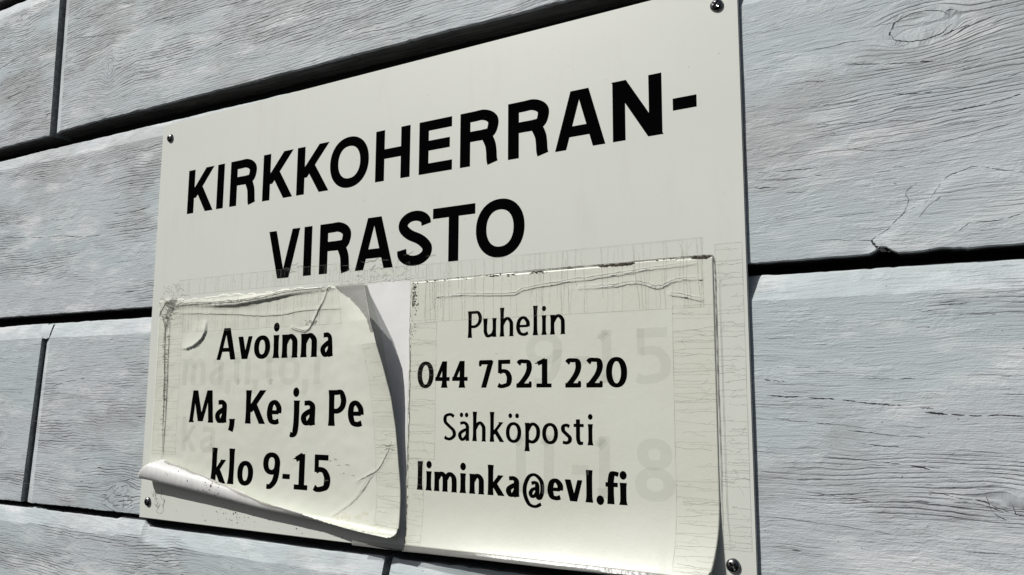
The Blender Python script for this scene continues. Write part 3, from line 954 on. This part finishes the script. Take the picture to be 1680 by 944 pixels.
# blister with a torn lip
bx, bz = (U - 50) / 36.0, (W - 184) / 22.0
rb = bx * bx + bz * bz
bl = np.where((rb < 1) & (U > 50) & (W < 190), 1.7 * np.clip(rb, 0, 1) ** 1.3 * np.clip((190 - W) / 8, 0, 1) * np.clip((U - 50) / 10, 0, 1), 0)
H += bl
lf = np.array([[noise.noise(Vector((a * 0.025, b * 0.03, 3.0))) for b in ls.w] for a in ls.u])
hf = np.array([[noise.noise(Vector((a * 0.09, b * 0.11, 9.0))) for b in ls.w] for a in ls.u])
H += 0.35 * lf + 0.16 * hf + 0.35
ls.Hh = H
ls.finish()
def low_w(u):
    return np.interp(u, [12, 40, 97, 178, 235, 273, 322], [4.0, 5.2, 6.8, 8.8, 9.0, 7.5, 5.5])
def keep_left(U, W):
    k = W >= low_w(U) + 0.35 * np.sin(U * 0.11)
    # upper right corner gone, only tape left there
    k &= ~((W > 165) & (U > np.interp(W, [165, 180, 190, 199, 206, 210, 214], [323, 320, 308, 292, 274, 266, 262])))
    # rolled corner is trimmed slantwise at the left
    k &= ~((W < 32) & (U < LX0 + 24 * (np.clip(32 - W, 0, 99) / 26) ** 1.5))
    k &= ~((U > 312) & (W < 16) & ((U - 312) ** 2 + (W - 16) ** 2 > 100))
    # top edge a little ragged
    k &= W < 212.6 + 0.9 * np.sin(U * 0.07) + 0.6 * np.sin(U * 0.31)
    # left edge ragged
    k &= U > 12.2
    return k
left_sheet = ls.mesh("sheet", M["paper"], left_notice, keep_left, 0.16)
left_sheet.data.materials.append(M["filmback"])
left_sheet.modifiers["thickness"].material_offset = 1
left_sheet.modifiers["thickness"].material_offset_rim = 1
BACK = ls.surf(0)
rim = Ribbons()
for i in range(130):
    u_ = 42 + i * 2.0
    w_ = float(low_w(u_)) + 0.9
    rim.v += [(u_, w_, 0), (u_, w_ + 1.2 + 0.3 * math.sin(i * .7), 0), (u_, w_ + 2.2 + 0.5 * math.sin(i * .37), 0)]
for i in range(129):
    a = i * 3
    rim.f += [(a, a + 3, a + 4, a + 1), (a + 1, a + 4, a + 5, a + 2)]
rim.build("tape_strip", M["rimtape"], left_notice, lambda x, z, l: tuple(ls.at(x, z, -0.26)))
# cloudy flap of tape still hanging at the upper right corner
def keep_flap(U, W):
    edge = np.interp(W, [165, 180, 190, 199, 206, 210, 214], [323, 320, 308, 292, 274, 266, 262])
    return (W > 168) & (W < 213) & (U > edge - 6)
ls.mesh("tape_flap", M["greytape"], left_notice, keep_flap, 0.10, 0.2)

a_line = [('A', 99.8, 126.9), ('v', 128.9, 149.1), ('o', 150.6, 171.4), ('i', 174.6, 183.2), ('n', 185.9, 205.8), ('n', 209.0, 229.0), ('a', 232.3, 249.5)]
m_line = [('M', 66.2, 100.2), ('a', 102.7, 118.9), (',', 120.5, 129.9), ('K', 143.4, 169.3), ('e', 170.8, 188.9), ('j', 197.2, 210.8), ('a', 212.4, 229.6), ('P', 243.5, 265.9), ('e', 267.2, 286.2)]
k_line = [('k', 101.5, 122.5), ('l', 123.6, 133.1), ('o', 136.3, 156.7), ('9', 168.8, 189.8), ('-', 193.2, 202.0), ('1', 205.1, 225.4), ('5', 227.4, 248.8)]
for it, base, cap in ((a_line, 151.4, 29.4), (m_line, 93.3, 29.8), (k_line, 39.0, 30.0)):
    sh = 1.0     # the printed lines sit a little right of where parallax shows them
    R = set_line([(c, a + sh, b + sh) for c, a, b in it], base, cap, BOLD)
    R.build("printed_line", M["ink"], left_notice, ls.surf(0.13))
ghost = [('m', 54, 88), ('a', 93, 113), (',', 115, 122), ('t', 124, 138), ('i', 141, 149), (',', 151, 158), ('t', 166, 180), ('o', 184, 210), (',', 213, 220), ('i', 226, 235)]
set_line(ghost, 128, 34, FAINT).build("faded_print", M["ghost"], left_notice, ls.surf(0.11))
set_line([('k', 58, 80), ('a', 84, 106)], 66, 32, FAINT).build("faded_print", M["ghost"], left_notice, ls.surf(0.11))

# ---------------- right notice: telephone and e-mail
RX0, RX1, RZ0, RZ1 = 326.0, 600.0, -4.0, 226.0
right_notice = thing("paper_notice", "flat cream paper notice with telephone number and e-mail address", "notice")
rs = Sheet(RX0, RX1, RZ0, RZ1, 1.0)
U, W = rs.U, rs.W
H = 0.22 + 0.12 * np.array([[noise.noise(Vector((a * 0.02, b * 0.03, 5.0))) for b in rs.w] for a in rs.u])
# the lower edge bows out
amt = np.interp(U, [326, 345, 400, 470, 540, 565, 579, 581, 600], [0.12, 0.42, 0.72, 0.80, 0.76, 0.66, 0.60, 0.0, 0.0])
band = np.interp(U, [326, 450, 545, 579], [40, 46, 56, 66])
q = np.clip((band - W) / band, 0, 1)
phi = 1.0 * amt * q
H += amt * band * 0.28 * q ** 2.4
Zr = W + amt * band * 0.10 * q ** 3
paper_right = 578.5
Xr = U - np.where(U < 581, np.clip((U - 530) / 48, 0, 1) ** 2 * np.clip((52 - W) / 52, 0, 1) ** 2 * 6.0, 0)
P1 = [(357, 196), (381, 196), (425, 193.8), (435, 196.7), (466, 199.7), (504, 202), (531, 204), (566, 205.8)]
P2 = [(480, 194.7), (504, 194.5), (525, 195.6), (540, 191.2), (553, 195.3), (570, 195.4)]
P3 = [(548, 186.6), (570, 181.2)]
H += 0.20 * gauss_ridge(U, W, P1, 0.9) + 0.20 * gauss_ridge(U, W, P2, 0.9) + 0.3 * gauss_ridge(U, W, P3, 0.8)
rs.X, rs.Z, rs.Hh = Xr, Zr, H
rs.finish()
def keep_right(U, W):
    k = (U < paper_right) & (U > 329.3 + 0.5 * np.sin(W * 0.21)) & (W > 2.0) & (W < 209.8 + 0.35 * np.sin(U * 0.05))
    k &= ~(((U - 569) ** 2 + (W - 12) ** 2 > 100) & (U > 569) & (W < 12))
    return k
rs.mesh("sheet", M["paper"], right_notice, keep_right, 0.14)
flat_tape = Sheet(RX0 - 60, RX1 + 2, -4, 240, 2.0)
flat_tape.Hh[:] = 0.12
flat_tape.finish()

p_line = [('P', 385.1, 398.6), ('u', 399.7, 411.4), ('h', 414.5, 426.5), ('e', 428.6, 440.3), ('l', 443.0, 446.8), ('i', 450.0, 454.2), ('n', 457.2, 469.5)]
d_line = [('0', 338.1, 353.9), ('4', 354.5, 370.3), ('4', 370.7, 386.9), ('7', 395.1, 409.8), ('5', 411.0, 425.7), ('2', 427.8, 442.9), ('1', 444.4, 459.6), ('2', 468.0, 482.7), ('2', 484.5, 499.3), ('0', 500.8, 516.5)]
s_line = [('S', 363.5, 376.1), ('ä', 377.6, 388.1), ('h', 390.9, 402.9), ('k', 406.3, 419.1), ('ö', 420.1, 433.2), ('p', 435.3, 448.8), ('o', 450.5, 463.3), ('s', 465.3, 474.5), ('t', 475.4, 484.2), ('i', 486.3, 490.7)]
e_line = [('l', 339.7, 345.1), ('i', 348.1, 353.7), ('m', 356.2, 377.3), ('i', 379.8, 385.5), ('n', 388.4, 401.8), ('k', 404.7, 419.6), ('a', 420.3, 431.9), ('@', 433.9, 453.1), ('e', 454.7, 467.3), ('v', 468.2, 482.8), ('l', 484.4, 490.3), ('.', 493.1, 498.0), ('f', 499.6, 509.5), ('i', 509.7, 515.3)]
for it, base, cap, st in ((p_line, 162.4, 20.4, REGU), (d_line, 124.6, 20.4, BOLD), (s_line, 84.9, 20.6, REGU), (e_line, 46.4, 20.7, BOLD)):
    set_line(it, base, cap, st).build("printed_line", M["ink"], right_notice, rs.surf(0.12))
set_line([('9', 437, 467), ('-', 476, 488), ('1', 492, 510), ('5', 520, 549)], 127.5, 36.5, FAINT).build("faded_print", M["ghost"], right_notice, rs.surf(0.10))
set_line([('1', 424, 441), ('1', 447, 464), ('-', 474, 487), ('1', 490, 507), ('8', 521, 549)], 50, 41, FAINT).build("faded_print", M["ghost"], right_notice, rs.surf(0.10))

# ------------------------------------------------------------------ tape strips with crazing
def tape_strip(parent, surf, q, vertical, seed, pitch=4.0, name="tape_strip", branch=0.35, w=0.26, flaws=True, mat="tape", edge_w=0.32):
    """q = (x0, x1, z0, z1): a strip of clear tape, crazed across its width"""
    rng = np.random.default_rng(seed)
    x0, x1, z0, z1 = q
    R = Ribbons()
    nx, nzv = max(3, int((x1 - x0) / 3)), max(3, int((z1 - z0) / 3))
    base = len(R.v)
    for i in range(nx + 1):
        for j in range(nzv + 1):
            R.v.append((x0 + (x1 - x0) * i / nx, z0 + (z1 - z0) * j / nzv, 0.0))
    for i in range(nx):
        for j in range(nzv):
            a = i * (nzv + 1) + j
            R.f.append((a, a + nzv + 1, a + nzv + 2, a + 1))
    strip = R.build(name, M[mat], parent, surf(0.20))
    K, E = Ribbons(), Ribbons()
    L, T = ((z1 - z0), (x1 - x0)) if vertical else ((x1 - x0), (z1 - z0))
    def pt(l, t):
        return (x0 + t * T, z0 + l) if vertical else (x0 + l, z0 + t * T)
    l = rng.uniform(0.5, pitch)
    while l < L - 0.5:
        full = rng.random()
        t0 = 0.0 if full > 0.3 else rng.uniform(0, .6)
        t1 = 1.0 if full < 0.75 else rng.uniform(.35, .95)
        slope = rng.normal(0, 0.045) * T
        n = 6
        pts = []
        for k in range(n):
            t = t0 + (t1 - t0) * k / (n - 1)
            pts.append(pt(min(max(l + slope * (t - .5) + rng.normal(0, .25), 0.1), L - .1), t))
        K.crack(pts, w * rng.uniform(.55, 1.25), 0.05, 4, taper=False)
        if rng.random() < branch:
            ta = rng.uniform(.1, .8)
            tb = min(1, ta + rng.uniform(.1, .4))
            K.crack([pt(l, ta), pt(min(max(l + rng.normal(0, 1.4), .1), L - .1), (ta + tb) / 2), pt(min(max(l + rng.normal(0, 2.5), .1), L - .1), tb)], w * .75, 0.08, 4)
        l += rng.exponential(pitch * .75) + pitch * .25
    K.build("crazing", M["tapecrack"], strip, surf(0.24), "stuff")
    for a, b in ((pt(0, 0), pt(L, 0)), (pt(0, 1), pt(L, 1)), (pt(0, 0), pt(0, 1)), (pt(L, 0), pt(L, 1))):
        n = 24
        pts = [np.array(a) + (np.array(b) - np.array(a)) * k / n + rng.normal(0, .07, 2) for k in range(n + 1)]
        E.strip(pts, [edge_w * rng.uniform(.3, 1.2) for _ in pts])
    E.build("strip_edge", M["tapecrack"], strip, surf(0.26), "stuff")
    return strip

sign_flat = lambda b: flat(-b * 0.35)
# right notice
tape_strip(right_notice, rs.surf, (345, 571, 176.5, 222.8), False, 31, 3.6, w=.24)
tape_strip(right_notice, rs.surf, (549.5, 578.2, 6, 178), True, 32, 3.4, w=.22, branch=.7)
tape_strip(right_notice, sign_flat, (579.5, 597.2, 24, 217), True, 33, 3.2, w=.24, branch=.8)
tape_strip(right_notice, rs.surf, (331, 356, 70, 176), True, 34, 3.2, w=.22)
tape_strip(right_notice, rs.surf, (331, 346, 4, 69), True, 35, 5.5, w=.2)
tape_strip(right_notice, rs.surf, (331, 357, 178, 208), False, 36, 3.0, w=.26)
# left notice
tape_strip(left_notice, ls.surf, (46, 266, 179, 211), False, 41, 3.4, w=.22)
tape_strip(left_notice, sign_flat, (40, 252, 216, 231), False, 42, 3.6, w=.24)
tape_strip(left_notice, sign_flat, (252, 345, 212, 223), False, 47, 3.2, w=.24)
tape_strip(left_notice, ls.surf, (15, 50, 62, 205), True, 43, 4.2, w=.24, branch=.2)
tape_strip(left_notice, ls.surf, (298, 321.5, 10, 160), True, 44, 4.0, w=.24, branch=.4)
# strip hanging under the lower edge of the right notice
bt = Ribbons()
n = 60
for i in range(n + 1):
    x = 277 + (545 - 277) * i / n
    hgt = 4.6 - 2.6 * max(0, (x - 470) / 75)
    for j in range(4):
        bt.v.append((x, 3.2 - hgt * j / 3, 0))
for i in range(n):
    for j in range(3):
        a = i * 4 + j
        bt.f.append((a, a + 1, a + 5, a + 4))
def bt_surf(x, z, l):
    p = rs.at(max(x, 331), z, -0.3)
    return (x / 1000, p[1] - 0.0004, p[2])
bt.build("tape_strip", M["greytape"], right_notice, bt_surf)

# ------------------------------------------------------------------ adhesive left on the bare sign between the two notices
ad = Ribbons()
poly = [(284, 210.5), (300, 211.5), (318, 211), (328.5, 210), (329, 190), (329.5, 150), (328.5, 110), (328, 60), (327.5, 6), (322, 5), (318, 60), (312, 120), (300, 170), (290, 195)]
ad.fan(poly, 0)
ad.build("adhesive_patch", M["whitetape"], sign, flat(-0.06))

# ------------------------------------------------------------------ grime, creases, stains, painted glints and under-shadow
def blob(R, x, z, rx, rz, seed, n=12):
    r = np.random.default_rng(seed)
    R.fan([(x + rx * math.cos(a) * r.uniform(.6, 1.15), z + rz * math.sin(a) * r.uniform(.6, 1.15)) for a in np.linspace(0, 2 * math.pi, n, endpoint=False)])

G = Ribbons()
rg = np.random.default_rng(5)
for x0, x1, z, dens in ((496, 523, 209.2, 60), (565, 577, 209.8, 26), (440, 455, 208.2, 10), (404, 412, 209, 8), (421, 428, 208, 6), (345, 420, 209.6, 14), (455, 566, 209.8, 22)):
    for _ in range(dens):
        blob(G, rg.uniform(x0, x1), z + rg.normal(0, .45), rg.uniform(.4, 1.8), rg.uniform(.15, .5), int(rg.integers(1e6)), 8)
for _ in range(70):
    blob(G, 331.5 + abs(rg.normal(0, 2.2)), rg.uniform(190, 209), rg.uniform(.2, .8), rg.uniform(.2, .8), int(rg.integers(1e6)), 7)
for _ in range(24):
    blob(G, 331 + rg.uniform(0, 5), rg.uniform(165, 192), rg.uniform(.2, .5), rg.uniform(.2, .6), int(rg.integers(1e6)), 7)
for _ in range(60):
    blob(G, 330.4 + rg.normal(0, .35), rg.uniform(4, 165), rg.uniform(.15, .35), rg.uniform(.2, 1.2), int(rg.integers(1e6)), 7)
for pa in (P1, P2, P3):
    pp = smooth_path(pa, 10)
    for p in pp:
        if rg.random() < .12:
            blob(G, p[0] + rg.normal(0, .7), p[1] - .8 + rg.normal(0, .25), rg.uniform(.5, 1.9), rg.uniform(.12, .35), int(rg.integers(1e6)), 7)
for xa_, xb_, wd in ((496, 511, 1.3), (507, 523, 1.5), (566, 577, 1.2), (404, 411, .7), (441, 452, .7)):
    G.crack([(xa_ + (xb_ - xa_) * q, 209.0 + 0.02 * (xa_ - 496) * 0 + rg.normal(0, .15)) for q in (0, .2, .4, .6, .8, 1)], wd, .12, 5)  # dark ribbons paint the under-shadow along the grimy top edge
G.build("grime", M["dirt"], right_notice, rs.surf(0.28), "stuff")
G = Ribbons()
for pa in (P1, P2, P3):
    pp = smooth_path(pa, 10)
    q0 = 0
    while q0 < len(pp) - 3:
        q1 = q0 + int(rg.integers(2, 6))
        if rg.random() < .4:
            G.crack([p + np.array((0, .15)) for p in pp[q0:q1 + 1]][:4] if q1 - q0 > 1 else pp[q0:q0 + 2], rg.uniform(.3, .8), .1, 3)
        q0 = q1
G.build("painted_glint", M["whitetape"], right_notice, rs.surf(0.32), "stuff")  # white ribbons paint highlights along the creases
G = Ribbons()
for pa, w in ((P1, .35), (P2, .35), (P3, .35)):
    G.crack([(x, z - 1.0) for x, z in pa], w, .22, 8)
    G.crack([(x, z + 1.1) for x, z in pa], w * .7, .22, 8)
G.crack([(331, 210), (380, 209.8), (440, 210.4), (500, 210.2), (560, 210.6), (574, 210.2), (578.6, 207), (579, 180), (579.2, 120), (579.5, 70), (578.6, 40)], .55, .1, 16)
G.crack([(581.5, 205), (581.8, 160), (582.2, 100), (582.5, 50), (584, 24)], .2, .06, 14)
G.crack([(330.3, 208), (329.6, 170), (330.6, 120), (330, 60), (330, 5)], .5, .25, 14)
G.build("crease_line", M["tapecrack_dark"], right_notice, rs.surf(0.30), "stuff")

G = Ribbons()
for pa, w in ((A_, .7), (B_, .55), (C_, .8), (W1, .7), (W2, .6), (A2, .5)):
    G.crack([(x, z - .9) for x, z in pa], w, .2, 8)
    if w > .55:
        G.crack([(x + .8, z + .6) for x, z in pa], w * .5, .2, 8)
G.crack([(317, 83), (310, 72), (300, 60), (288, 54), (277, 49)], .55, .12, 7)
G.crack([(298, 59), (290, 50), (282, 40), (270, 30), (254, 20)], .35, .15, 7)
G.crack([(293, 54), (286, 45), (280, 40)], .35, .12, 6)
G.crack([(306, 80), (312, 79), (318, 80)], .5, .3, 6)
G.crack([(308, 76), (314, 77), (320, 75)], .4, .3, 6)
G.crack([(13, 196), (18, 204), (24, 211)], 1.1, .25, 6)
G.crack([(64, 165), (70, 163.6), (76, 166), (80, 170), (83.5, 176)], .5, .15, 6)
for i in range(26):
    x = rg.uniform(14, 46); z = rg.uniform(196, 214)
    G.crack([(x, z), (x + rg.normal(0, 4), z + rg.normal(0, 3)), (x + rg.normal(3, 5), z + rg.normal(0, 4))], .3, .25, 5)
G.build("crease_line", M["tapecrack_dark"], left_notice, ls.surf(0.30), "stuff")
G = Ribbons()
for (x, z, rx, rz, n_) in ((32, 208, 9, 5, 130), (30, 200, 5, 14, 60), (26, 190, 4, 18, 80), (29, 120, 2, 60, 130), (24, 165, 2, 25, 40), (120, 205, 60, 1.6, 60), (240, 209, 25, 1.8, 30), (221, 182, 10, 2.5, 20), (250, 60, 30, 12, 10)):
    for _ in range(n_):
        blob(G, x + rg.normal(0, rx * .5), z + rg.normal(0, rz * .5), rg.uniform(.5, 3.2), rg.uniform(.2, 1.0), int(rg.integers(1e6)), 9)
for _ in range(90):     # dirt along the rolled edge
    u = rg.uniform(30, 300)
    blob(G, u, float(low_w(u)) + rg.uniform(1.2, 3.2), rg.uniform(.4, 2.2), rg.uniform(.3, .8), int(rg.integers(1e6)), 8)
G.build("grime", M["greydirt"], left_notice, ls.surf(0.26), "stuff")
G = Ribbons()
for _ in range(26):
    blob(G, rg.normal(275, 14), rg.normal(20, 4), rg.uniform(1, 5), rg.uniform(.6, 2), int(rg.integers(1e6)), 10)
G.build("yellow_stain", M["stain"], left_notice, ls.surf(0.25), "stuff")
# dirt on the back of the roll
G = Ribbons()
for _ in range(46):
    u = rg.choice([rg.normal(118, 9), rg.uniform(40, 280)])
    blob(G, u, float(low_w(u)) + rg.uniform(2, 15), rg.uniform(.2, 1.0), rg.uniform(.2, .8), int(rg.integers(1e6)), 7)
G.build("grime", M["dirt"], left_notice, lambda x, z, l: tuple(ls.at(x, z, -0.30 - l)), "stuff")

# marks on the sign itself: torn tape remains, specks and drips
G = Ribbons()
for i in range(30):
    x = rg.uniform(12, 50); z = rg.uniform(212, 228)
    G.crack([(x, z), (x + rg.normal(2, 3), z + rg.normal(0, 2)), (x + rg.normal(5, 4), z + rg.normal(0, 2.5))], .16, .2, 5)
for i in range(14):
    x = rg.uniform(18, 42); z = rg.uniform(14, 40)
    G.crack([(x, z), (x + rg.normal(0, 2.5), z - 6), (x + rg.normal(0, 3), z - 12 * rg.random())], .3, .25, 5)
for i in range(40):
    x = rg.uniform(262, 330); z = rg.uniform(212, 226)
    G.crack([(x, z), (x + rg.normal(1, 2), z + rg.normal(0, 2)), (x + rg.normal(3, 4), z + rg.normal(0, 2.5))], .15, .2, 5)
for i in range(12):
    x = rg.uniform(170, 350); z = 232 + rg.normal(0, 2)
    G.crack([(x, z), (x + 5, z + rg.normal(0, 1)), (x + 11, z + rg.normal(0, 1.4))], .3, .2, 5)
G.build("tape_remains", M["tapecrack_dark"], sign, flat(-0.14), "stuff")
G = Ribbons()
for _ in range(70):
    blob(G, rg.normal(132, 16) if rg.random() < .6 else rg.uniform(20, 300), abs(rg.normal(0, 9)) + 3, rg.uniform(.15, .7), rg.uniform(.15, .7), int(rg.integers(1e6)), 7)
for _ in range(45):
    blob(G, rg.uniform(10, 590), rg.uniform(235, 390), rg.uniform(.12, .35), rg.uniform(.12, .35), int(rg.integers(1e6)), 6)
G.build("grime", M["dirt"], sign, flat(-0.13), "stuff")
G = Ribbons()
for i in range(60):
    blob(G, rg.normal(300, 20), rg.normal(213.5, 1.3), rg.uniform(.3, 1.6), rg.uniform(.2, .7), int(rg.integers(1e6)), 8)
G.build("adhesive_crumbs", M["whitetape"], sign, flat(-0.2), "stuff")
